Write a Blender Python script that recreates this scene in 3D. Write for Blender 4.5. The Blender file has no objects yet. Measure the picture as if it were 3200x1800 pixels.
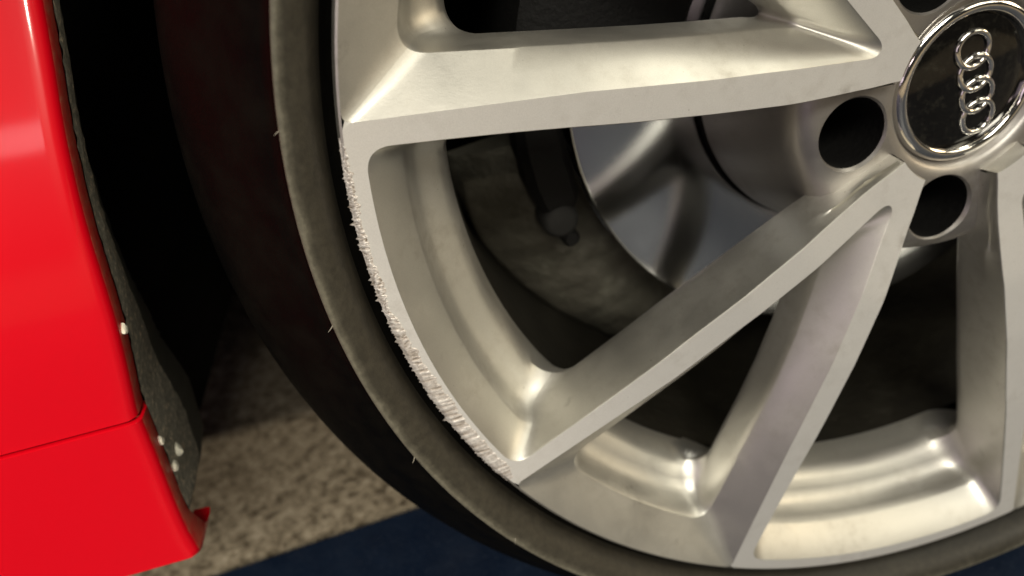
import bpy, bmesh, math, random
from mathutils import Vector, Matrix, noise
from mathutils.geometry import delaunay_2d_cdt

sc = bpy.context.scene
COL = sc.collection
K = 1.1            # drawing units -> metres (20 inch wheel)
HUB = 0.300        # hub height above the floor, drawing units
RAD = math.radians

# ------------------------------------------------------------------ camera
cam_d = bpy.data.cameras.new('camera')
cam = bpy.data.objects.new('camera', cam_d)
COL.objects.link(cam)
sc.camera = cam
CR = Vector((0.9629243, -0.20963854, -0.16978953))
CD = Vector((-0.25000684, -0.45699201, -0.85361284))
CF = Vector((0.10135768, 0.86441309, -0.49245978))
m = Matrix((CR, -CD, -CF)).transposed().to_4x4()
m.translation = Vector((-0.22157, -0.21827, 0.39905)) * K
cam.matrix_world = m
cam_d.sensor_width = 36.0
cam_d.lens = 24.913
cam_d.clip_start = 0.01
cam_d.clip_end = 100
cam_d.dof.use_dof = True
cam_d.dof.focus_distance = 0.243 * K
cam_d.dof.aperture_fstop = 6.3

# ------------------------------------------------------------------ light
world = bpy.data.worlds.new('World')
sc.world = world
world.use_nodes = True
bg = world.node_tree.nodes['Background']
bg.inputs['Color'].default_value = (0.95, 0.90, 0.80, 1)
bg.inputs['Strength'].default_value = 0.025


def area(name, loc, aim, sx, sy, power, color):
    d = bpy.data.lights.new(name, 'AREA')
    d.shape = 'RECTANGLE'
    d.size, d.size_y = sx, sy
    d.energy = power
    d.color = color
    o = bpy.data.objects.new(name, d)
    COL.objects.link(o)
    o.location = loc
    o.rotation_euler = (Vector(aim) - Vector(loc)).to_track_quat('-Z', 'Y').to_euler()
    return o


# ceiling tubes over the aisle in front of the car, and a farther bank of lights
area('ceiling_tube_light', (-0.2, -2.7, 2.5), (0.0, -1.9, 0.0), 2.0, 0.9, 100, (1.0, 0.95, 0.82))
area('right_tube_light', (2.7, -2.6, 2.1), (-0.05, 0.0, 0.3), 1.6, 1.2, 20, (1.0, 0.92, 0.72))
area('overhead_tube_light', (1.45, -0.5, 2.3), (0, 0.0, 0.3), 0.9, 0.35, 14, (1.0, 0.95, 0.78))
area('far_bay_light', (-2.45, -4.9, 1.9), (-0.3, 0, 0.4), 1.0, 0.42, 8, (1.0, 0.80, 0.80))
area('left_fill_light', (-2.6, -1.9, 0.9), (0, 0, 0.3), 1.6, 1.1, 6, (1.0, 0.80, 0.92))  # added mauve fill with no seen source, for the left-facing spoke bevels
area('side_bay_light', (3.2, -1.2, 1.3), (0, 0, 0.3), 1.0, 0.7, 22, (1.0, 0.80, 0.52))
sd = bpy.data.lights.new('floor_fill_spot', 'SPOT')      # added spot with no seen source, brightens the floor under the bumper
sd.energy = 260
sd.color = (1.0, 0.88, 0.70)
sd.spot_size = RAD(11)
sd.spot_blend = 0.7
sd.shadow_soft_size = 0.05
spot = bpy.data.objects.new('floor_fill_spot', sd)
COL.objects.link(spot)
spot.location = (-0.62, -3.2, 1.87)
spot.rotation_euler = (Vector((-0.46, 0.33, 0.0)) - spot.location).to_track_quat('-Z', 'Y').to_euler()

vs = sc.view_settings
sc.display_settings.display_device = 'sRGB'
vs.view_transform = 'Standard'
vs.look = 'None'
vs.exposure = 0.0
vs.gamma = 1.0
vs.use_curve_mapping = False
sc.cycles.use_denoising = True
sc.cycles.max_bounces = 8


# ------------------------------------------------------------------ helpers
def new_mat(name, color, rough=0.5, metal=0.0, coat=0.0, spec=0.5):
    mt = bpy.data.materials.new(name)
    mt.use_nodes = True
    b = mt.node_tree.nodes['Principled BSDF']
    b.inputs['Base Color'].default_value = (*color, 1)
    b.inputs['Roughness'].default_value = rough
    b.inputs['Metallic'].default_value = metal
    b.inputs['Coat Weight'].default_value = coat
    b.inputs['Coat Roughness'].default_value = 0.09
    b.inputs['Specular IOR Level'].default_value = spec
    return mt


def N(mt, typ, **kw):
    n = mt.node_tree.nodes.new(typ)
    for k, v in kw.items():
        if k in n.inputs:
            n.inputs[k].default_value = v
        else:
            setattr(n, k, v)
    return n


def L(mt, a, b):
    mt.node_tree.links.new(a, b)


def bsdf(mt):
    return mt.node_tree.nodes['Principled BSDF']


def coords(mt):
    return N(mt, 'ShaderNodeTexCoord').outputs['Object']


def ntex(mt, scale, detail=3.0, rough=0.55, vec=None):
    n = N(mt, 'ShaderNodeTexNoise', Scale=scale, Detail=detail, Roughness=rough)
    L(mt, vec or coords(mt), n.inputs['Vector'])
    return n.outputs['Fac']


def ramp(mt, fac, stops):
    r = N(mt, 'ShaderNodeValToRGB')
    e = r.color_ramp.elements
    while len(e) > 1:
        e.remove(e[-1])
    e[0].position = stops[0][0]
    e[0].color = (*stops[0][1], 1)
    for p, c in stops[1:]:
        x = e.new(p)
        x.color = (*c, 1)
    L(mt, fac, r.inputs['Fac'])
    return r.outputs['Color']


def g(v):
    return (v, v, v)


def mixc(mt, fac, a, b, blend='MIX'):
    n = N(mt, 'ShaderNodeMix')
    n.data_type = 'RGBA'
    n.blend_type = blend
    for key, val in ((0, fac), (6, a), (7, b)):
        if hasattr(val, 'is_linked') or hasattr(val, 'links'):
            L(mt, val, n.inputs[key])
        else:
            n.inputs[key].default_value = val if key == 0 else (*val, 1)
    return n.outputs[2]


def bump(mt, fac, strength, dist=0.001, prev=None):
    n = N(mt, 'ShaderNodeBump', Strength=strength, Distance=dist)
    L(mt, fac, n.inputs['Height'])
    if prev:
        L(mt, prev, n.inputs['Normal'])
    L(mt, n.outputs['Normal'], bsdf(mt).inputs['Normal'])
    return n.outputs['Normal']


def mesh_obj(name, verts, faces, mats, parent=None, fmats=None, smooth=38, loc=(0, 0, 0), scale=True):
    me = bpy.data.meshes.new(name)
    k = K if scale else 1.0
    me.from_pydata([(v[0] * k, v[1] * k, v[2] * k) for v in verts], [], faces)
    for mt in (mats if isinstance(mats, (list, tuple)) else [mats]):
        me.materials.append(mt)
    if fmats:
        me.polygons.foreach_set('material_index', fmats)
    me.update()
    bm = bmesh.new()
    bm.from_mesh(me)
    bmesh.ops.remove_doubles(bm, verts=bm.verts, dist=1e-6)
    bmesh.ops.dissolve_degenerate(bm, edges=bm.edges, dist=1e-7)
    bmesh.ops.recalc_face_normals(bm, faces=bm.faces)
    bm.to_mesh(me)
    bm.free()
    if smooth is not None:
        me.polygons.foreach_set('use_smooth', [True] * len(me.polygons))
        me.set_sharp_from_angle(angle=RAD(smooth))
    o = bpy.data.objects.new(name, me)
    COL.objects.link(o)
    o.location = loc
    o.parent = parent
    return o


def tag(o, label, cat, group=None):
    o['label'] = label
    o['category'] = cat
    if group:
        o['group'] = group
    return o


def thing(name, label, cat, loc=(0, 0, 0)):
    o = bpy.data.objects.new(name, None)
    o.empty_display_size = 0.05
    COL.objects.link(o)
    o.location = loc
    return tag(o, label, cat)


class MB:
    def __init__(s):
        s.v, s.f, s.m = [], [], []

    def grid(s, rows, mat=0, wrap=False):
        b = len(s.v)
        n = len(rows[0])
        for r in rows:
            s.v += [tuple(p) for p in r]
        for i in range(len(rows) - 1):
            for j in range(n if wrap else n - 1):
                j2 = (j + 1) % n
                s.f.append((b + i * n + j, b + i * n + j2, b + (i + 1) * n + j2, b + (i + 1) * n + j))
                s.m.append(mat)

    def tris(s, verts, faces, mat=0):
        b = len(s.v)
        s.v += [tuple(p) for p in verts]
        for f in faces:
            s.f.append(tuple(b + i for i in f))
            s.m.append(mat)

    def box(s, x0, x1, y0, y1, z0, z1, mat=0):
        v = [(x, y, z) for x in (x0, x1) for y in (y0, y1) for z in (z0, z1)]
        s.tris(v, [(0, 1, 3, 2), (4, 6, 7, 5), (0, 4, 5, 1), (2, 3, 7, 6), (0, 2, 6, 4), (1, 5, 7, 3)], mat)

    def build(s, name, mats, parent=None, **kw):
        return mesh_obj(name, s.v, s.f, mats, parent, fmats=s.m, **kw)


def interp(x, xs, ys):
    if x <= xs[0]:
        return ys[0]
    for i in range(len(xs) - 1):
        if x <= xs[i + 1]:
            t = (x - xs[i]) / (xs[i + 1] - xs[i])
            return ys[i] + t * (ys[i + 1] - ys[i])
    return ys[-1]


def lathe_rows(profile, n=200, a0=0.0, a1=2 * math.pi):
    full = abs(a1 - a0 - 2 * math.pi) < 1e-6
    cnt = n if full else n + 1
    return [[(r * math.cos(a0 + (a1 - a0) * j / n), d, r * math.sin(a0 + (a1 - a0) * j / n)) for j in range(cnt)]
            for r, d in profile], full


def lathe(name, profile, mat, parent, n=200, smooth=38, loc=(0, 0, 0), a0=0.0, a1=2 * math.pi):
    b = MB()
    rows, full = lathe_rows(profile, n, a0, a1)
    b.grid(rows, wrap=full)
    return b.build(name, mat, parent, smooth=smooth, loc=loc)


# ------------------------------------------------------------------ materials
def silver_paint(name, base, rough, dirt=0.35, metal=0.8):
    mt = new_mat(name, base, rough, metal)
    c = coords(mt)
    fl = ntex(mt, 2600, 1, 0.5, c)
    big = ntex(mt, 26, 5, 0.62, c)
    fine = ntex(mt, 160, 4, 0.6, c)
    d1 = ramp(mt, big, [(0.46, g(0)), (0.72, g(1))])
    d2 = ramp(mt, fine, [(0.45, g(0)), (0.75, g(1))])
    dm = mixc(mt, 1.0, d1, d2, 'MULTIPLY')
    sc_ = N(mt, 'ShaderNodeMath', operation='MULTIPLY')
    L(mt, dm, sc_.inputs[0])
    sc_.inputs[1].default_value = dirt
    flc = mixc(mt, fl, tuple(x * 0.9 for x in base), tuple(min(1, x * 1.1) for x in base))
    col = mixc(mt, sc_.outputs[0], flc, (0.24, 0.20, 0.14))
    sm = mixc(mt, 1.0, ramp(mt, ntex(mt, 48, 2, 0.5, c), [(0.69, g(0)), (0.75, g(1))]), ramp(mt, ntex(mt, 330, 4, 0.7, c), [(0.42, g(0)), (0.65, g(0.38))]), 'MULTIPLY')
    col = mixc(mt, sm, col, (0.16, 0.14, 0.12))
    spk = ramp(mt, ntex(mt, 520, 2, 0.5, c), [(0.745, g(0)), (0.79, g(0.45))])
    col = mixc(mt, spk, col, (0.20, 0.17, 0.13))
    L(mt, col, bsdf(mt).inputs['Base Color'])
    rr = N(mt, 'ShaderNodeMapRange')
    L(mt, big, rr.inputs[0])
    rr.inputs[1].default_value, rr.inputs[2].default_value = 0.3, 0.75
    rr.inputs[3].default_value, rr.inputs[4].default_value = rough * 0.85, rough * 1.25
    L(mt, rr.outputs[0], bsdf(mt).inputs['Roughness'])
    p = bump(mt, fl, 0.10, 0.0003)
    bump(mt, ntex(mt, 420, 3, 0.6, c), 0.05, 0.0006, p)
    return mt


M_PAINT = silver_paint('silver_wheel_paint', (0.67, 0.655, 0.605), 0.455, 0.4, 0.94)
M_FACE = silver_paint('machined_face', (0.78, 0.77, 0.75), 0.36, 0.3, 0.38)

M_HUB = silver_paint('shaded_hub_paint', (0.44, 0.42, 0.40), 0.42, 0.7, 0.88)  # same silver as the wheel paint, colour darkened for the unlit hub

M_RAW = new_mat('raw_scuffed_aluminium', (0.80, 0.74, 0.66), 0.5, 0.45)
c = coords(M_RAW)
at_ = N(M_RAW, 'ShaderNodeAttribute', attribute_name='scrape')
raw = ramp(M_RAW, at_.outputs['Fac'], [(0.1, (0.30, 0.25, 0.20)), (0.4, (0.62, 0.56, 0.51)), (0.65, (0.80, 0.755, 0.72)), (0.95, (0.93, 0.90, 0.87))])
L(M_RAW, mixc(M_RAW, 1.0, raw, ramp(M_RAW, ntex(M_RAW, 700, 3, 0.6, c), [(0.3, g(0.72)), (0.6, g(1))]), 'MULTIPLY'), bsdf(M_RAW).inputs['Base Color'])
bump(M_RAW, ntex(M_RAW, 1500, 3, 0.6, c), 0.35, 0.0006)

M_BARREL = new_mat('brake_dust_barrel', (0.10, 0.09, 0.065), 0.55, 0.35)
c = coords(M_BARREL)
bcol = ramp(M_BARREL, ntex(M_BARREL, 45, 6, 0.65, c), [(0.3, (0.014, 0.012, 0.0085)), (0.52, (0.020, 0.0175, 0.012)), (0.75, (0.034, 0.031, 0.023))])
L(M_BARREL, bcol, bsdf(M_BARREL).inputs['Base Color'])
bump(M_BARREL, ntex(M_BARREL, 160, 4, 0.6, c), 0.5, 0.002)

M_SHIELD = new_mat('dust_caked_metal', (0.2, 0.19, 0.15), 0.6, 0.2)
c = coords(M_SHIELD)
L(M_SHIELD, ramp(M_SHIELD, ntex(M_SHIELD, 55, 6, 0.68, c), [(0.3, (0.085, 0.079, 0.062)), (0.55, (0.105, 0.099, 0.078)), (0.78, (0.19, 0.188, 0.15))]), bsdf(M_SHIELD).inputs['Base Color'])
bump(M_SHIELD, ntex(M_SHIELD, 240, 4, 0.6, c), 0.6, 0.002)

M_RUBBER = new_mat('tyre_rubber', (0.022, 0.020, 0.017), 0.6, 0.0, spec=0.45)
c = coords(M_RUBBER)
n1 = ntex(M_RUBBER, 60, 5, 0.6, c)
n2 = ntex(M_RUBBER, 900, 3, 0.6, c)
L(M_RUBBER, mixc(M_RUBBER, ramp(M_RUBBER, n1, [(0.4, g(0)), (0.75, g(0.5))]), (0.0030, 0.0029, 0.0026), (0.010, 0.0088, 0.0065)), bsdf(M_RUBBER).inputs['Base Color'])
L(M_RUBBER, ramp(M_RUBBER, n1, [(0.3, g(0.42)), (0.7, g(0.62))]), bsdf(M_RUBBER).inputs['Roughness'])
bsdf(M_RUBBER).inputs['Specular IOR Level'].default_value = 0.05
bump(M_RUBBER, n2, 0.25, 0.0006)

M_GUARDRUB = new_mat('rim_guard_rubber', (0.05, 0.046, 0.036), 0.5, 0.0, spec=0.35)
c = coords(M_GUARDRUB)
sp = N(M_GUARDRUB, 'ShaderNodeSeparateXYZ')
L(M_GUARDRUB, c, sp.inputs[0])
cb = N(M_GUARDRUB, 'ShaderNodeCombineXYZ')
L(M_GUARDRUB, sp.outputs['X'], cb.inputs['X'])
L(M_GUARDRUB, sp.outputs['Z'], cb.inputs['Y'])
ln = N(M_GUARDRUB, 'ShaderNodeVectorMath', operation='LENGTH')
L(M_GUARDRUB, cb.outputs[0], ln.inputs[0])
mr = N(M_GUARDRUB, 'ShaderNodeMapRange')          # worn, dusty crest of the rim guard, with ridge highlight painted into its colour
L(M_GUARDRUB, ln.outputs['Value'], mr.inputs[0])
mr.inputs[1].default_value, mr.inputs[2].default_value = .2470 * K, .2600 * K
n1 = ntex(M_GUARDRUB, 60, 6, 0.7, c)
jt = N(M_GUARDRUB, 'ShaderNodeMath', operation='MULTIPLY_ADD')
L(M_GUARDRUB, n1, jt.inputs[0])
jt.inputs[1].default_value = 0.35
L(M_GUARDRUB, mr.outputs[0], jt.inputs[2])
crest = ramp(M_GUARDRUB, jt.outputs[0], [(0.18, (0.016, 0.014, 0.010)), (0.45, (0.042, 0.037, 0.027)), (0.80, (0.050, 0.045, 0.034)), (0.93, (0.095, 0.088, 0.067)), (1.0, (0.16, 0.15, 0.115))])
L(M_GUARDRUB, mixc(M_GUARDRUB, 1.0, crest, ramp(M_GUARDRUB, ntex(M_GUARDRUB, 300, 4, 0.65, c), [(0.3, g(0.6)), (0.65, g(1))]), 'MULTIPLY'), bsdf(M_GUARDRUB).inputs['Base Color'])
bump(M_GUARDRUB, ntex(M_GUARDRUB, 1200, 3, 0.6, c), 0.2, 0.0005)
M_CHROME = new_mat('chrome', (0.82, 0.80, 0.77), 0.10, 1.0)
c = coords(M_CHROME)
bump(M_CHROME, ntex(M_CHROME, 260, 3, 0.6, c), 0.06, 0.0008)
M_CAPBLACK = new_mat('cap_black_gloss', (0.006, 0.0055, 0.005), 0.07, 0.0, spec=0.4)
c = coords(M_CAPBLACK)
L(M_CAPBLACK, ramp(M_CAPBLACK, ntex(M_CAPBLACK, 240, 5, 0.7, c), [(0.5, (0.006, 0.0055, 0.005)), (0.85, (0.03, 0.028, 0.022))]), bsdf(M_CAPBLACK).inputs['Base Color'])
M_BLACK = new_mat('black_plastic', (0.004, 0.004, 0.004), 0.8, spec=0.12)
bump(M_BLACK, ntex(M_BLACK, 300, 3), 0.3, 0.001)
M_IRON = new_mat('dark_cast_iron', (0.006, 0.0058, 0.0055), 0.65, 0.0, spec=0.25)
bump(M_IRON, ntex(M_IRON, 350, 3), 0.5, 0.001)
M_BOLT = new_mat('bolt_steel', (0.014, 0.014, 0.013), 0.75, 0.0)
bump(M_BOLT, ntex(M_BOLT, 400, 3), 0.3, 0.001)

M_DISC = new_mat('brake_disc_steel', (0.60, 0.61, 0.63), 0.13, 1.0)
tc = N(M_DISC, 'ShaderNodeTexCoord')
sp = N(M_DISC, 'ShaderNodeSeparateXYZ')
L(M_DISC, tc.outputs['Object'], sp.inputs[0])
cb = N(M_DISC, 'ShaderNodeCombineXYZ')
L(M_DISC, sp.outputs['X'], cb.inputs['X'])
L(M_DISC, sp.outputs['Z'], cb.inputs['Y'])
ln = N(M_DISC, 'ShaderNodeVectorMath', operation='LENGTH')
L(M_DISC, cb.outputs[0], ln.inputs[0])
cc = N(M_DISC, 'ShaderNodeCombineXYZ')
L(M_DISC, ln.outputs['Value'], cc.inputs['X'])
bump(M_DISC, ntex(M_DISC, 1500, 2, 0.5, cc.outputs[0]), 0.12, 0.0005)

M_RED = new_mat('red_car_paint', (0.66, 0.001, 0.010), 0.38, 0.0, coat=0.55, spec=0.2)
c = coords(M_RED)
bump(M_RED, ntex(M_RED, 500, 2, 0.5, c), 0.012, 0.0005)
M_REDDUST = new_mat('dusty_red_paint', (0.6, 0.05, 0.03), 0.5, 0.0)
c = coords(M_REDDUST)
L(M_REDDUST, ramp(M_REDDUST, ntex(M_REDDUST, 210, 4, 0.65, c), [(0.35, (0.80, 0.03, 0.03)), (0.6, (0.75, 0.11, 0.07)), (0.78, (0.65, 0.28, 0.17))]), bsdf(M_REDDUST).inputs['Base Color'])
bump(M_REDDUST, ntex(M_REDDUST, 500, 3, 0.6, c), 0.2, 0.0008)
M_LINER = new_mat('dirty_arch_edge', (0.10, 0.09, 0.07), 0.7)
c = coords(M_LINER)
n1 = ntex(M_LINER, 330, 5, 0.7, c)
L(M_LINER, ramp(M_LINER, n1, [(0.3, (0.22, 0.215, 0.18)), (0.53, (0.38, 0.35, 0.28)), (0.60, (0.55, 0.47, 0.35)), (0.68, (0.90, 0.74, 0.54))]), bsdf(M_LINER).inputs['Base Color'])
bump(M_LINER, n1, 0.8, 0.002)
M_LINERDARK = new_mat('dark_arch_plastic', (0.06, 0.06, 0.05), 0.6)
bump(M_LINERDARK, ntex(M_LINERDARK, 300, 4), 0.4, 0.001)
M_STONE = new_mat('pale_grit', (0.88, 0.84, 0.70), 0.45)
bump(M_STONE, ntex(M_STONE, 700, 3), 0.4, 0.001)
M_HAIR = new_mat('rubber_flash', (0.22, 0.205, 0.17), 0.6)
ntx = ntex(M_HAIR, 800, 2)
bump(M_HAIR, ntx, 0.1, 0.0005)

M_CONC = new_mat('brown_speckled_concrete', (0.3, 0.25, 0.19), 0.85)
c = coords(M_CONC)
a_ = ramp(M_CONC, ntex(M_CONC, 95, 5, 0.68, c), [(0.36, (0.10, 0.074, 0.046)), (0.45, (0.30, 0.25, 0.175)), (0.56, (0.46, 0.39, 0.285)), (0.72, (0.64, 0.565, 0.44))])
b_ = ramp(M_CONC, ntex(M_CONC, 320, 4, 0.7, c), [(0.33, (0.55, 0.52, 0.47)), (0.55, (1, 1, 1))])
L(M_CONC, mixc(M_CONC, 1.0, a_, b_, 'MULTIPLY'), bsdf(M_CONC).inputs['Base Color'])
bump(M_CONC, ntex(M_CONC, 220, 5, 0.65, c), 0.8, 0.004)

M_BLUE = new_mat('navy_floor_paint', (0.03, 0.055, 0.11), 0.42, 0.0)
c = coords(M_BLUE)
a_ = ramp(M_BLUE, ntex(M_BLUE, 18, 6, 0.62, c), [(0.35, (0.004, 0.0095, 0.025)), (0.6, (0.008, 0.016, 0.036)), (0.8, (0.022, 0.036, 0.062))])
b_ = ramp(M_BLUE, ntex(M_BLUE, 420, 4, 0.7, c), [(0.55, g(0)), (0.85, g(0.3))])
L(M_BLUE, mixc(M_BLUE, b_, a_, (0.17, 0.20, 0.25)), bsdf(M_BLUE).inputs['Base Color'])
L(M_BLUE, ramp(M_BLUE, ntex(M_BLUE, 30, 4, 0.6, c), [(0.3, g(0.34)), (0.7, g(0.56))]), bsdf(M_BLUE).inputs['Roughness'])
bump(M_BLUE, ntex(M_BLUE, 260, 4, 0.6, c), 0.35, 0.0015)

# ------------------------------------------------------------------ floor
b = MB()
b.grid([[(-6, -6, -0.004), (6, -6, -0.004)], [(-6, 6, -0.004), (6, 6, -0.004)]])
o = b.build('floor', M_CONC, smooth=None)
o['kind'] = 'structure'
b = MB()
edge = lambda x: 0.206 + 0.06 * x
x0, x1 = -4.0, 4.0
top = [(x0, edge(x0) - 1.2, 0), (x1, edge(x1) - 1.2, 0), (x1, edge(x1), 0), (x0, edge(x0), 0)]
bot = [(p[0], p[1], -0.0035) for p in top]
b.tris(top + bot, [(0, 1, 2, 3), (0, 4, 5, 1), (1, 5, 6, 2), (2, 6, 7, 3), (3, 7, 4, 0)])
o = b.build('painted_floor', M_BLUE, smooth=None)
o['kind'] = 'structure'

# ------------------------------------------------------------------ wheel
wheel = thing('wheel', 'silver alloy wheel with five V spokes, scraped lip and low profile tyre', 'wheel')
CEN = (0, 0, HUB * K)
V_AXES = [153.266 + 72 * i for i in range(5)]


def face_d(r):
    return interp(r, [.03, .04, .06, .09, .12, .16, .2, .2412], [.0135, .0125, .0098, .0040, .0012, 0, .0002, .0002])


def vG(u):
    return interp(u, [.030, .036, .04, .05, .06, .07, .08, .1, .12, .14, .16, .18, .2, .24],
                  [.0045, .0064, .0074, .0120, .0160, .0199, .0237, .0305, .0372, .0440, .0503, .0570, .0640, .0785])


def vV(u):
    return interp(u, [.0475, .06, .08, .1, .12, .14, .16, .18, .2, .22, .24],
                  [0, .0043, .0111, .0180, .0252, .0320, .0388, .0466, .0544, .0622, .0700])


def vR(u):
    return .0128 + (u - .12) * .322


def half_loop(vf, u0, rk, rho, darm, dlip, to_deg, tip=None, na=44, nf=12, nl=22, nt=10):
    """half of a window outline in V-spoke axes: (tip) arm, corner, lip arc -> list of (u, v, depth)"""
    us = u0
    pts = []
    if tip:
        ut, us = tip
        for i in range(nt):
            t = i / nt
            x = (1 - t) ** 2 * ut + 2 * t * (1 - t) * ut + t * t * us
            y = 2 * t * (1 - t) * vf(us) * .62 + t * t * vf(us)
            pts.append((x, y, darm(math.hypot(x, y), x)))
    lo, hi = .1, .25                                # where the arm meets the lip circle
    for _ in range(50):
        mid = (lo + hi) / 2
        if math.hypot(mid, vf(mid)) < rk:
            lo = mid
        else:
            hi = mid
    uc, vc = lo, vf(lo)
    ang = math.atan2(vc, uc)
    ue = uc - rho * .95
    sgn = 1 if RAD(to_deg) > ang else -1
    a_s = ang + sgn * rho / rk
    for i in range(na):
        u = us + (ue - us) * i / na
        pts.append((u, vf(u), darm(math.hypot(u, vf(u)), u)))
    p0, p1, p2 = (ue, vf(ue)), (uc, vc), (rk * math.cos(a_s), rk * math.sin(a_s))
    d0 = darm(math.hypot(*p0), ue)
    for i in range(nf):
        t = i / nf
        x = (1 - t) ** 2 * p0[0] + 2 * t * (1 - t) * p1[0] + t * t * p2[0]
        y = (1 - t) ** 2 * p0[1] + 2 * t * (1 - t) * p1[1] + t * t * p2[1]
        s_ = t * t * (3 - 2 * t)
        pts.append((x, y, d0 + (dlip - d0) * s_))
    for i in range(nl + 1):
        a = a_s + (RAD(to_deg) - a_s) * i / nl
        pts.append((rk * math.cos(a), rk * math.sin(a), dlip))
    return pts


fd = lambda r, u: face_d(r)
# --- window between two spokes: rings from the face edge inwards
GR = [
    (lambda u: vG(u), .2352, .0085, fd, .0002),
    (lambda u: vG(u) + .0003, .2349, .0085, lambda r, u: face_d(r) + .0004, .0004),
    (lambda u: vG(u) + .0009, .2290, .0085, lambda r, u: face_d(r) + .0050, .0066),
    (lambda u: vG(u) + .0015, .2238, .0085, lambda r, u: max(.0125, face_d(r) + .004), .0124),
    (lambda u: vG(u) + .0017, .2231, .0088, lambda r, u: .0145, .0136),
    (lambda u: vG(u) + .0020, .2222, .0092, lambda r, u: .0170, .0175),
    (lambda u: vG(u) + .0023, .2210, .0100, lambda r, u: .0200, .0225),
    (lambda u: vG(u) + .0026, .2185, .0110, lambda r, u: .0225, .0262),
    (lambda u: vG(u) + .0029, .2150, .0120, lambda r, u: .0250, .0285),
    (lambda u: vG(u) + .0031, .2110, .0130, lambda r, u: .0270, .0312),
    (lambda u: vG(u) + .0029, .2080, .0140, lambda r, u: .0284, .0345),
    (lambda u: vG(u) + .0018, .2064, .0145, lambda r, u: .0295, .0395),
    (lambda u: vG(u) - .0010, .2056, .0150, lambda r, u: .0300, .0450),
    (lambda u: (vG(u) + max(vR(u), 0)) / 2, .2052, .0150, lambda r, u: .0302, .0520),
]
G_LOOPS = [half_loop(vf, .0385, rk, rho, da, dl, 36.0) for vf, rk, rho, da, dl in GR]


def dR(u):
    return interp(u, [.08, .09, .1, .12, .14, .16, .2, .22], [.0225, .0205, .0182, .0145, .0125, .0120, .0125, .0130])


VR = [
    (lambda u: vV(u), .2412, .0035, fd, .0002, (0.0545, 0.0600)),
    (lambda u: vV(u) - .0004, .2406, .0045, lambda r, u: face_d(r) + .0003, .0005, (0.0551, 0.0608)),
    (lambda u: vV(u) * .5 + vR(u) * .5, .2320, .0085, lambda r, u: (face_d(r) + dR(u)) * .5, .0062, (0.0650, 0.0695)),
    (lambda u: vR(u), .2238, .0105, lambda r, u: dR(u), .0116, (0.0814, 0.0860)),
    (lambda u: vR(u) - .0005, .2231, .0108, lambda r, u: dR(u) + .0012, .0130, (0.0830, 0.0878)),
    (lambda u: vR(u) - .0011, .2222, .0112, lambda r, u: dR(u) + .0045, .0172, (0.0850, 0.0900)),
    (lambda u: vR(u) - .0017, .2210, .0118, lambda r, u: dR(u) + .0085, .0222, (0.0872, 0.0925)),
    (lambda u: vR(u) - .0023, .2185, .0115, lambda r, u: dR(u) + .0115, .0262, (0.0893, 0.0950)),
    (lambda u: vR(u) - .0027, .2150, .0130, lambda r, u: dR(u) + .0140, .0288, (0.0908, 0.0970)),
    (lambda u: vR(u) - .0029, .2110, .0140, lambda r, u: dR(u) + .0155, .0315, (0.0915, 0.0985)),
    (lambda u: vR(u) - .0026, .2085, .0150, lambda r, u: dR(u) + .0165, .0350, (0.0912, 0.0990)),
    (lambda u: vR(u) - .0012, .2070, .0155, lambda r, u: max(.0295, dR(u) + .017), .0400, (0.0900, 0.0990)),
    (lambda u: vR(u) + .0015, .2060, .0160, lambda r, u: max(.0300, dR(u) + .017), .0455, (0.0890, 0.0990)),
    (lambda u: (vG(u) + vR(u)) / 2, .2054, .0160, lambda r, u: max(.0302, dR(u) + .017), .0520, (0.0880, 0.0990)),
]
V_LOOPS = [half_loop(vf, 0, rk, rho, da, dl, 0.0, tip=tp) for vf, rk, rho, da, dl, tp in VR]
NT, NA, NF, NL = 10, 44, 12, 22

sp_mb = MB()        # one V spoke, axis along +X
rim_mb = MB()


def to3(p, side, ax=0.0):
    u, v, d = p[0], p[1] * side, p[2]
    ca, sa = math.cos(RAD(ax)), math.sin(RAD(ax))
    return (u * ca - v * sa, d, u * sa + v * ca)


for side in (1, -1):
    i1 = NA + 5
    sp_mb.grid([[to3(p, side) for p in lp[:i1 + 1]] for lp in G_LOOPS], 1)
    i2 = NT + NA + 5
    sp_mb.grid([[to3(p, side) for p in lp[:i2 + 1]] for lp in V_LOOPS], 1)
    for ax in V_AXES:
        rim_mb.grid([[to3(p, side, ax) for p in lp[i1:]] for lp in G_LOOPS], 0)
        rim_mb.grid([[to3(p, side, ax) for p in lp[i2:]] for lp in V_LOOPS], 0)

# machined face of the V as one triangulated sheet
poly = []
gl = G_LOOPS[0]
vl = V_LOOPS[0]
hub_end = [(.0330, .0), (.0326, .0018)]
half = [p[:2] for p in gl]                                   # hub -> lip -> +36 deg
a_end = RAD(36)
iv = NT + NA + 6                                             # V outline up to the middle of its corner
a_v = math.atan2(vl[iv][1], vl[iv][0])
outer = [(.2412 * math.cos(a_end + (a_v - a_end) * i / 30), .2412 * math.sin(a_end + (a_v - a_end) * i / 30)) for i in range(30)]
vin = [p[:2] for p in vl[:iv + 1]][::-1]                     # corner -> tip
right = [(.0394, .0), (.0393, .0028), (.0390, .0053)] + half + outer + vin                    # ends at the tip on the axis
left = [(x, -y) for x, y in right[::-1]]
loop = right + left[1:-1]
vv, ee, ff, _, _, _ = delaunay_2d_cdt([Vector(p) for p in loop], [(i, (i + 1) % len(loop)) for i in range(len(loop))], [], 1, 1e-7)
sp_mb.tris([(p[0], face_d(math.hypot(p[0], p[1])), p[1]) for p in vv], [f for f in ff], 0)
end = [p for p in half[:1]] + [(.0390, .0053), (.0393, .0028), (.0394, 0), (.0393, -.0028), (.0390, -.0053), (half[0][0], -half[0][1])]
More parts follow.
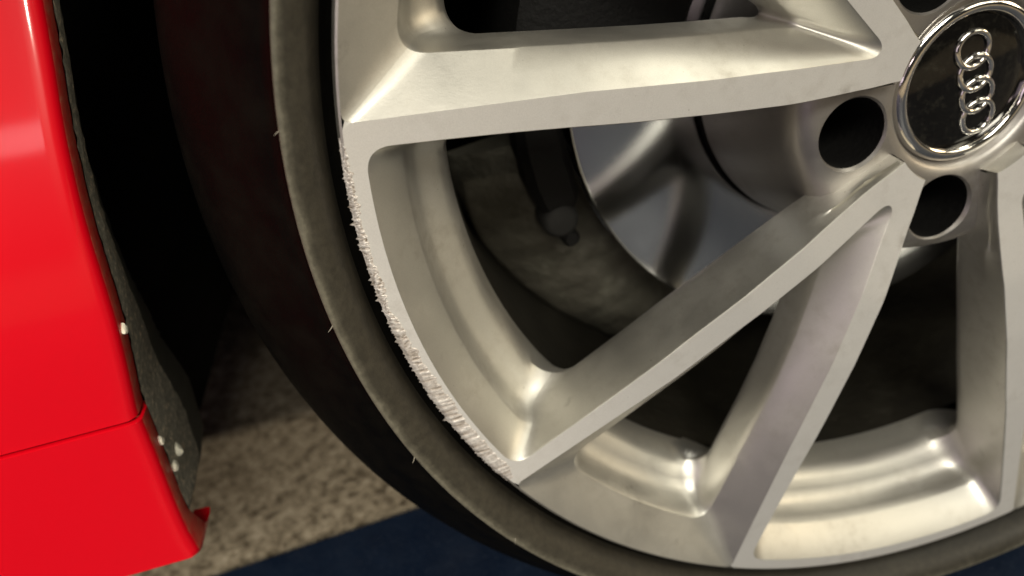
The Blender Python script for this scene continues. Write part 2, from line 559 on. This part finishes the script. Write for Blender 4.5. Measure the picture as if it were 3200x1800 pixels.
sp_mb.grid([[(p[0] - o_, face_d(math.hypot(*p)) + d_, p[1] * k_) for p in end] for o_, d_, k_ in ((0, 0, 1), (.0002, .0004, 1.05), (.0006, .005, 1.2), (.0012, .012, 1.45))], 1)
me_spoke = None
for i, ax in enumerate(V_AXES):
    if me_spoke is None:
        o = sp_mb.build('spoke', [M_FACE, M_PAINT], wheel, smooth=27, loc=CEN)
        me_spoke = o.data
    else:
        o = bpy.data.objects.new('spoke', me_spoke)
        COL.objects.link(o)
        o.parent = wheel
        o.location = CEN
    o.rotation_euler = (0, -RAD(ax), 0)

# rim: lip (built above), rolled outer edge and bead seat
rows, full = lathe_rows([(.2412, .0002), (.2420, .0005), (.2426, .0014), (.2429, .0035), (.2429, .0090), (.2420, .0125), (.2380, .0150), (.2300, .0200), (.2270, .0600)], 260)
rim_mb.grid(rows, 0, True)
rim = rim_mb.build('rim', M_PAINT, wheel, smooth=27, loc=CEN)
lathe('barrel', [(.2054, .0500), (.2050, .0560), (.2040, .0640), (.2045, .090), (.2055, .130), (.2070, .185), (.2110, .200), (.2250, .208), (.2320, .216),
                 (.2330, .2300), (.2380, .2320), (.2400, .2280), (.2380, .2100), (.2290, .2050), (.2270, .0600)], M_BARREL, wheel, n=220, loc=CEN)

# hub with five bolt holes
hp = [(.0, .0260), (.0300, .0260), (.0324, .0238), (.0334, .0214), (.0350, .0201), (.0385, .0195), (.0600, .0190), (.0660, .0196), (.0700, .0218), (.0728, .0262),
      (.0750, .0340), (.0775, .0480), (.0800, .0660), (.0815, .0800), (.0825, .0860), (.0822, .0885), (.0800, .0895), (.0, .0895)]
hub = lathe('hub', hp, M_HUB, wheel, n=180, loc=CEN)
cut = MB()
for ax in V_AXES:
    a = RAD(ax + 36)
    cx, cz = .0515 * math.cos(a), .0515 * math.sin(a)
    prof = [(0, .010), (.0180, .010), (.0152, .0190), (.0141, .0206), (.0132, .070), (0, .070)]
    rows = [[(cx + r * math.cos(j * math.pi / 24), d, cz + r * math.sin(j * math.pi / 24)) for j in range(48)] for r, d in prof]
    cut.grid(rows, 0, True)
co = cut.build('cutter', M_BLACK, smooth=None, loc=CEN)
md = hub.modifiers.new('holes', 'BOOLEAN')
md.operation = 'DIFFERENCE'
md.solver = 'EXACT'
md.object = co
bpy.context.view_layer.update()
me = bpy.data.meshes.new_from_object(hub.evaluated_get(bpy.context.evaluated_depsgraph_get()))
hub.modifiers.clear()
hub.data = me
me.polygons.foreach_set('use_smooth', [True] * len(me.polygons))
me.set_sharp_from_angle(angle=RAD(32))
me.materials.clear()
me.materials.append(M_HUB)
me.materials.append(M_IRON)
for p_ in me.polygons:                     # bores of the bolt holes, their shade put in as a near-black colour
    for ax in V_AXES:
        a = RAD(ax + 36)
        if math.hypot(p_.center.x / K - .0515 * math.cos(a), p_.center.z / K - .0515 * math.sin(a)) < .0142 and p_.center.y / K > .0225:
            p_.material_index = 1
    if p_.material_index > 1:
        p_.material_index = 0
bpy.data.objects.remove(co)
for ax in V_AXES:           # bolt heads deep in the holes
    a = RAD(ax + 36)
    cx, cz = .0515 * math.cos(a), .0515 * math.sin(a)
    b = MB()
    rows = [[(cx + r * math.cos(j * math.pi / 3 + .2), d, cz + r * math.sin(j * math.pi / 3 + .2)) for j in range(6)] for r, d in [(.0001, .052), (.0068, .052), (.0078, .054), (.0078, .0705)]]
    b.grid(rows, 0, True)
    b.build('wheel_bolt', M_IRON, wheel, smooth=20, loc=CEN)

# centre cap: dark domed disc, chrome ring, four interlocking rings
cap = lathe('center_cap', [(.00001, .0212), (.010, .0214), (.020, .0221), (.0255, .0231), (.0268, .0236), (.0268, .0255), (.00001, .0256)], M_CAPBLACK, wheel, n=96, loc=CEN)
lathe('chrome_ring', [(.0262, .0238), (.0266, .0220), (.0273, .0211), (.0286, .0206), (.0302, .0210), (.0314, .0220), (.0321, .0236), (.0321, .0256), (.0262, .0256)], M_CHROME, cap, n=120)
axd = Vector((.0065, -.0276)).normalized()
cen2 = Vector((.0024, -.0006))
for i in range(4):
    c2 = cen2 + axd * .0095 * (i - 1.5)
    b = MB()
    R_, r_ = .0067, .00118
    rows = []
    nn, mm = 48, 10
    px = Vector((-axd.y, axd.x))
    for j in range(nn):
        a = 2 * math.pi * j / nn
        dirv = axd * math.cos(a) + px * math.sin(a)
        # weave over/under where neighbouring rings cross
        lift = .0002 * math.sin(2 * a)
        row = []
        for k in range(mm):
            t = 2 * math.pi * k / mm
            rr = R_ + r_ * math.cos(t)
            q = c2 + dirv * rr
            row.append((q.x, .0208 + .000006 * 0 + (q.length / .0255) ** 2 * .0014 + lift + r_ * .8 * math.sin(t), q.y))
        rows.append(row)
    rows.append(rows[0])
    b.grid(rows, 0, True)
    b.build('emblem_ring', M_CHROME, cap, smooth=60)

# kerb scrape along the lip between two spokes
b = MB()
A0, A1 = 170.4, 208.2
NTH, NR = 1100, 13
rows, tone = [], []
nv = lambda *a_: noise.noise(Vector(a_))
for i in range(NTH + 1):
    f = i / NTH
    a = RAD(A0 + (A1 - A0) * f)
    low = min(1, max(0, (f - .35) / .3))                    # lower part: wider, scraped across
    fade = min(1, f / .10, (1 - f) / .05)
    r_in = .2397 - .0031 * low + .0013 * nv(f * 14, 6.1, 0) + .0012 * nv(f * 75, 3.1, 0) * (1 - .4 * low) + .0006 * nv(f * 190, 7.7, 0) + (1 - fade) * .0022
    spike = max(0, nv(f * 230, 1.3, 5) - .10) ** 1.5 * .0034 + max(0, nv(f * 70, 9.3, 5)) * .0008
    r_out = .2426 + spike * fade
    row = []
    for j in range(NR):
        t = j / (NR - 1)
        r = r_in + (r_out - r_in) * t
        sk = f * 95 + t * 1.2
        st = nv(sk, t * .7, 2) + .6 * nv(sk * 2.3, t * .9, 4)
        gr = nv(f * 160, t * 3, 11) + .6 * nv(f * 420, t * 7, 17)
        mixn = st * (.25 + .75 * low) + gr * (1 - .8 * low)
        patch = nv(f * 20, t * 1.4, 31)
        h = (.00016 + .00024 * max(-1, min(.9, mixn)) + .00010 * patch) * fade
        if t > .8:
            h *= .6
        base = .0002 if r < .2412 else .0002 + (r - .2412) * .5
        d = base - max(h, .00002)
        if j == 0:
            d = base + .0001
        row.append((r * math.cos(a), d, r * math.sin(a)))
        tone.append(max(0, min(1, .60 + .62 * mixn + .2 * patch)))
    row.append((.2425 * math.cos(a), .0035, .2425 * math.sin(a)))
    tone.append(.3)
    rows.append(row)
b.grid(rows)
me = bpy.data.meshes.new('scuffed_edge')
me.from_pydata([(v[0] * K, v[1] * K, v[2] * K) for v in b.v], [], b.f)
me.materials.append(M_RAW)
at = me.attributes.new('scrape', 'FLOAT', 'POINT')
at.data.foreach_set('value', tone)
me.polygons.foreach_set('use_smooth', [True] * len(me.polygons))
me.flip_normals()
o = bpy.data.objects.new('scuffed_edge', me)
COL.objects.link(o)
o.parent = wheel
o.location = CEN
o['label'] = 'jagged bright kerb scrape along the rim lip'

# tyre
tp = [(.2330, .0165), (.2400, .0135), (.2436, .0110), (.2452, .0080), (.2466, .0046), (.2478, .0014), (.2490, -.0016)]
guard = [(.2490, -.0016), (.2502, -.0040), (.2518, -.0060), (.2538, -.0076), (.2557, -.0086), (.2572, -.0091), (.2582, -.0092), (.2588, -.0088), (.2592, -.0079), (.2596, -.0062), (.2604, -.0046)]
wall = [(.2604, -.0046), (.2626, -.0028), (.2655, -.0008), (.2700, .0036), (.2760, .0096), (.2820, .0158), (.2870, .0216), (.2915, .0275), (.2950, .0330),
        (.2975, .0390), (.2988, .0450), (.2995, .0520)]
tread = []
for y0, y1 in ((.052, .078), (.086, .112), (.120, .146), (.154, .180)):
    tread += [(.2925, y0 - .0005), (.2998, y0), (.2999, y1), (.2925, y1 + .0005)]
back = [(.2995, .180), (.2975, .194), (.2915, .206), (.2800, .220), (.2650, .232), (.2500, .236), (.2410, .230), (.2330, .212)]
full_wall = tp[:1] + tp[1:] + guard[1:] + wall[1:]
tyre_prof = full_wall + tread[1:-1] + back
b = MB()
rows, _ = lathe_rows(tyre_prof, 260)
ng = len(tp) - 1
b.grid(rows[:ng - 1], 0, True)
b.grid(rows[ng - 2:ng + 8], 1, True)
b.grid(rows[ng + 7:ng + len(guard)], 0, True)
b.grid(rows[ng + len(guard) - 1:], 0, True)
tyre = b.build('tyre', [M_RUBBER, M_GUARDRUB], wheel, smooth=40, loc=CEN)


def bp(x, y, Y):
    """point where the view ray of picture position (x, y) of 2576x1449 meets depth Y (drawing units)"""
    v = CR * ((x - 1288) / 1782.657) + CD * ((y - 724.5) / 1782.657) + CF
    o_ = Vector((-0.22157, -0.21827, 0.39905))
    return o_ + v * ((Y - o_.y) / v.y)


def tube(b, pts, r0, r1, n=6):
    rows = []
    for i, p in enumerate(pts):
        p = Vector(p)
        t = (Vector(pts[min(i + 1, len(pts) - 1)]) - Vector(pts[max(i - 1, 0)])).normalized()
        s1 = t.cross(Vector((.3, .5, .8))).normalized()
        s2 = t.cross(s1)
        r = r0 + (r1 - r0) * i / (len(pts) - 1)
        rows.append([tuple(p + s1 * r * math.cos(2 * math.pi * k / n) + s2 * r * math.sin(2 * math.pi * k / n)) for k in range(n)])
    b.grid(rows, 0, True)


for (xa, ya), (xm, ym), (xb, yb) in [((704, 330), (697, 333), (690, 341)), ((838, 818), (833, 826), (826, 836)), ((1043, 1148), (1041, 1158), (1038, 1165)), ((1296, 1352), (1296, 1362), (1295, 1370))]:
    b = MB()
    tube(b, [bp(xa, ya, -.0085), bp(xm, ym, -.0100), bp(xb, yb, -.0105)], .00026, .00010)
    b.v = [(p[0], p[1], p[2] - HUB) for p in b.v]
    b.build('rubber_hair', M_HAIR, wheel, smooth=60, loc=CEN)

# ------------------------------------------------------------------ brake
disc = thing('brake_disc', 'grey steel brake disc behind the spokes', 'brake disc', (0, .1 * K, HUB * K))
off = (0, -.1 * K, 0)
lathe('friction_ring', [(.0835, .0925), (.0860, .0918), (.1425, .0918), (.1440, .0928), (.1440, .1000), (.0835, .1000)], M_DISC, disc, n=200, loc=off)
lathe('friction_ring', [(.0835, .1100), (.1440, .1100), (.1440, .1175), (.0835, .1175)], M_DISC, disc, n=160, loc=off)
b = MB()
for i in range(48):
    a = 2 * math.pi * i / 48
    ca, sa = math.cos(a), math.sin(a)
    q = [(.086, -.0015), (.143, -.0015), (.143, .0015), (.086, .0015)]
    v = [(x * ca - w * sa, y, x * sa + w * ca) for y in (.0999, .1101) for x, w in q]
    b.tris(v, [(0, 1, 5, 4), (1, 2, 6, 5), (2, 3, 7, 6), (3, 0, 4, 7)])
b.build('cooling_vanes', M_IRON, disc, smooth=None, loc=off)
lathe('disc_hat', [(.0200, .0900), (.0780, .0900), (.0800, .0910), (.0805, .0925), (.0835, .0960), (.0835, .1180), (.0700, .1180), (.0200, .1180)], M_IRON, disc, n=120, loc=off)

# ------------------------------------------------------------------ caliper: carrier arm, body, bolt
cal = thing('brake_caliper', 'black brake caliper gripping the disc beside the hub', 'caliper', (-.165 * K, .11 * K, (HUB + .01) * K))
coff = Vector((.165, -.11, -.01)) * K


def arc_block(prof, a0, a1, n=30, rfun=None):
    b = MB()
    rows = []
    for i in range(n + 1):
        f = i / n
        a = RAD(a0 + (a1 - a0) * f)
        sq = rfun(f) if rfun else 1
        rm = sum(p[0] for p in prof) / len(prof)
        dm = sum(p[1] for p in prof) / len(prof)
        rows.append([((rm + (r - rm) * sq) * math.cos(a), dm + (d - dm) * sq, (rm + (r - rm) * sq) * math.sin(a)) for r, d in prof])
    b.grid(rows, 0, True)
    base = len(b.v)
    k = len(prof)
    b.f += [tuple(range(k)), tuple(range(base - k, base))]
    b.m += [0, 0]
    return b


endr = lambda f: min(1, .25 + 6 * (1 - f)) if f > .8 else 1
b = arc_block([(.1475, .094), (.151, .090), (.166, .090), (.170, .094), (.170, .112), (.1475, .112)], 150, 197.5, 40, lambda f: (1 - max(0, (f - .86) / .14) ** 2.5 * .55) * (1 + .03 * math.sin(f * 55)))
b.build('carrier', M_IRON, cal, smooth=35, loc=coff)
b = arc_block([(.100, .074), (.104, .068), (.160, .068), (.172, .074), (.176, .090), (.176, .150), (.150, .150), (.150, .088), (.100, .088)], 118, 172, 30)
b.build('caliper_body', M_IRON, cal, smooth=35, loc=coff)
pb = bp(1412, 556, .092) - Vector((0, 0, HUB))
b = MB()
rows = [[(pb.x + r * math.cos(j * math.pi / 10), pb.y + d, pb.z + r * math.sin(j * math.pi / 10)) for j in range(20)] for r, d in [(.0001, -.0022), (.0060, -.0020), (.0082, -.0008), (.0094, .002), (.0098, .014)]]
b.grid(rows, 0, True)
b.build('guide_pin_cap', M_BOLT, cal, smooth=50, loc=coff)
pb = bp(1436, 598, .094) - Vector((0, 0, HUB))
b = MB()
rows = [[(pb.x + r * math.cos(j * math.pi / 8), pb.y + d, pb.z + r * math.sin(j * math.pi / 8)) for j in range(16)] for r, d in [(.0001, -.003), (.003, -.003), (.0045, -.001), (.0048, .012)]]
b.grid(rows, 0, True)
b.build('bolt', M_IRON, cal, smooth=50, loc=coff)
b = MB()
rows = []
for i in range(121):                       # lumpy dusty plate round the lower left of the brake
    f = i / 120
    a = RAD(186.0 + 51 * f)
    row = []
    for j in range(41):
        r = .10 + .1035 * j / 40
        p = Vector((r * math.cos(a), 0, r * math.sin(a)))
        lump = .0016 * noise.fractal(p * 60, 1.0, 2.0, 4) + .0025 * max(0, noise.noise(p * 28 + Vector((4, 2, 7)))) 
        row.append((p.x, .1300 + .022 * max(0, (r - .165) / .038) ** 2 - lump, p.z))
    row.append((.2055 * math.cos(a), .158, .2055 * math.sin(a)))
    rows.append(row)
rows.insert(0, [(p[0] + .002, .150, p[2] + .0015) for p in rows[0]])
b.grid(rows)
tag(b.build('splash_shield', M_SHIELD, None, smooth=60, loc=(0, 0, HUB * K)), 'lumpy dust-caked splash shield behind the brake disc', 'splash shield')

# ------------------------------------------------------------------ red car body round the wheel arch
car = thing('car_body', 'glossy red car bodywork around the wheel arch', 'car', (-.5 * K, .10 * K, 0))
boff = Vector((.5, -.10, 0)) * K


def ybody(z):
    return .03 + 1.47 * max(0, min(z, .36) - .27) ** 2 + .2646 * max(0, min(z, .46) - .36)


foldL = [(-.3518, .2427), (-.3500, .2500), (-.3483, .2573), (-.3459, .2664), (-.3416, .2866), (-.3392, .3052), (-.3375, .3201), (-.3352, .3345), (-.3317, .3550), (-.3272, .3751), (-.3240, .3923), (-.3212, .4055)]


def smooth_line(pts, n):
    seg = [0]
    for i in range(1, len(pts)):
        seg.append(seg[-1] + math.dist(pts[i], pts[i - 1]))
    out = []
    for i in range(n):
        s_ = seg[-1] * i / (n - 1)
        out.append(tuple(interp(s_, seg, [p[k] for p in pts]) for k in range(len(pts[0]))))
    for _ in range(6):
        out = [out[0]] + [tuple((out[i - 1][k] + 2 * out[i][k] + out[i + 1][k]) / 4 for k in range(len(out[0]))) for i in range(1, len(out) - 1)] + [out[-1]]
    return out


left_pts = smooth_line(foldL, 40)
aS = math.degrees(math.atan2(left_pts[-1][1] - HUB, left_pts[-1][0]))
arch = list(left_pts)
r_a = math.hypot(left_pts[-1][0], left_pts[-1][1] - HUB)
for i in range(1, 60):
    a = RAD(aS + (180 - aS - aS) * i / 60)
    arch.append((r_a * math.cos(a), HUB + r_a * math.sin(a)))
arch += [(-p[0], p[1]) for p in left_pts[::-1]]


def body_rows(curve, arch_like=True, proud=0.0):
    """cross-section rows: outer sheet -> fold -> flange"""
    rows = []
    nc = len(curve)
    for i, (x, z) in enumerate(curve):
        x -= .0014 * (1 if x < 0 else -1)
        if arch_like:
            a = math.atan2(z - HUB, x)
            w = min(1, max(0, (z - .30) / .25))
            ex, ez = (-1.0 if x < 0 else 1.0), z
            tx, tz = 1.2 * math.cos(a), HUB + 1.0 * math.sin(a)
            fx, fz = ex + (tx - ex) * w, ez + (tz - ez) * w
        else:
            fx, fz = -1.0, z
        row = []
        for t in (1, .6, .35, .2, .12, .07, .04, .02, .008, .003):
            px_, pz_ = x + (fx - x) * t, z + (fz - z) * t
            row.append((px_, ybody(pz_) - proud, pz_))
        y = ybody(z) - proud
        sx = 1 if x < 0 else -1
        if arch_like and abs(x) < .32:
            nx, nz = -x / math.hypot(x, z - HUB), -(z - HUB) / math.hypot(x, z - HUB)
        else:
            nx, nz = sx, 0
        for k in range(1, 8):                      # rounded fold
            t = k / 7 * math.pi / 2
            row.append((x + nx * .0046 * math.sin(t), y + .0046 * (1 - math.cos(t)), z + nz * .0046 * math.sin(t)))
        fl = .012 if arch_like else .012 + .008 * max(0, (.184 - z) / .018)
        row.append((x + nx * .0044, y + fl, z + nz * .0044))
        row.append((x + nx * .0032, y + fl + .0012, z + nz * .0032))
        row.append((x - nx * .004, y + fl + .0015, z - nz * .004))
        rows.append(row)
    return rows


def sheet(b, rows):
    b.grid([r[:16] for r in rows], 0)
    b.grid([r[15:] for r in rows], 1)


b = MB()
rows = body_rows(arch)
sheet(b, rows)
# turned-under lower hem along the seam
b.grid([[(p[0], p[1], p[2]) for p in rows[0][:13]], [(p[0], p[1] + .0015, p[2] - .0008) for p in rows[0][:13]], [(p[0], p[1] + .008, p[2] - .0008) for p in rows[0][:13]]])
b.grid([[(p[0], p[1], p[2]) for p in rows[-1]], [(p[0], p[1] + .010, p[2] - .0008) for p in rows[-1]]])
b.build('fender', [M_RED, M_REDDUST], car, smooth=50, loc=boff)
foldB = [(-.3506, .2412), (-.3513, .2360), (-.3525, .2225), (-.3551, .2000), (-.3570, .1798), (-.3568, .1660)]
low = smooth_line(foldB, 30)
b = MB()
rows = body_rows(low, False, .0012)
sheet(b, rows)
b.grid([rows[0], [(p[0] - .001, p[1] + .0012, p[2] + .0006) for p in rows[0]], [(p[0] - .001, p[1] + .003, p[2] + .0002) for p in rows[0]]])
b.grid([rows[-1], [(p[0] - .0003, p[1] + .003, p[2] - .0022) for p in rows[-1]], [(p[0] - .0006, p[1] + .010, p[2] - .0032) for p in rows[-1]], [(p[0] - .001, p[1] + .013, p[2] - .0030) for p in rows[-1]]])
b.build('bumper_side', [M_RED, M_REDDUST], car, smooth=50, loc=boff)

# dirty edge strip and arch liner behind the flange
full_left = smooth_line([(p[0] - .0016, p[1]) for p in foldB[::-1]] + [(p[0] - .0012, p[1]) for p in foldL], 80)
b = MB()
rows = []
random.seed(2)
for i, (x, z) in enumerate(full_left):
    y = ybody(z) + .0105
    w = interp(z, [.160, .175, .21, .25, .29, .34, .41], [.052, .062, .066, .048, .027, .018, .015])
    rows.append([(x + interp(z, [.172, .182], [-.0045, .0050]) + .0007 * noise.noise(Vector((z * 300, t * 5, 0))) - .004 * t * t, y + w * t + .0012 * noise.noise(Vector((z * 90, 0, 2))) * t, z) for t in (0, .1, .2, .3, .4, .5, .6, .7, .8, .9, 1.0)]
                + [(x - .006, y + w + .0025, z), (x - .014, y + w + .003, z)])
b.grid([r[:7] for r in rows], 0)
b.grid([r[6:] for r in rows], 1)
b.build('arch_edge_strip', [M_LINER, M_LINERDARK], car, smooth=60, loc=boff)

b = MB()
lin = [(p[0] - .014, p[1]) for p in full_left] + [(r_a * 1.04 * math.cos(RAD(aS + (180 - 2 * aS) * i / 50)), HUB + r_a * 1.04 * math.sin(RAD(aS + (180 - 2 * aS) * i / 50))) for i in range(1, 50)] + [(-p[0] + .014, p[1]) for p in full_left[::-1]]
b.grid([[(x, ybody(z) + .03, z), (x, .16, z), (x, .300, z)] for x, z in lin])
# inner wall of the well
b.grid([[(x, .300, z), (x * .5, .302, min(z, .172)), (0, .303, .165)] for x, z in lin])
b.build('arch_liner', M_BLACK, car, smooth=50, loc=boff)
b = MB()
b.box(-1.3, 1.3, .303, 1.6, .165, .185)
b.box(-1.3, -.375, .085, .303, .165, .185)
b.box(.375, 1.3, .085, .303, .165, .185)
b.build('underbody', M_BLACK, car, smooth=None, loc=boff)

# ------------------------------------------------------------------ grit caught on the arch edge
random.seed(8)


def pebble(p, r, lab):
    bm = bmesh.new()
    bmesh.ops.create_icosphere(bm, subdivisions=2, radius=1)
    for v in bm.verts:
        n_ = 1 + .35 * noise.noise(v.co * 1.3 + Vector((p[2] * 900, p[0] * 700, 0)))
        v.co = Vector((v.co.x * .7, v.co.y * 1.0, v.co.z * 1.15)) * r * n_
    vs_ = [tuple(v.co) for v in bm.verts]
    fs_ = [tuple(v.index for v in f.verts) for f in bm.faces]
    bm.free()
    o = mesh_obj('pebble', vs_, fs_, M_STONE, None, smooth=30, loc=Vector(p) * K)
    tag(o, lab, 'pebble')


def on_strip(px, py):
    best = None
    for k in range(60):                    # walk along the ray to the strip surface
        Y = .035 + k * .001
        q = bp(px, py, Y)
        xs = interp(q.z, [p[1] for p in full_left], [p[0] for p in full_left]) + .0052
        if q.x <= xs:
            return q
    return q


pebble(on_strip(312, 826), .0019, 'single pale grain stuck high on the dirty arch edge')
pebble(on_strip(446, 1131), .0030, 'largest pale grit stone in the cluster on the arch edge')
pebble(on_strip(438, 1172), .0024, 'round pale grit stone under the largest one on the arch edge')
pebble(on_strip(404, 1108), .0020, 'long tan grit crumb beside the red bumper edge')
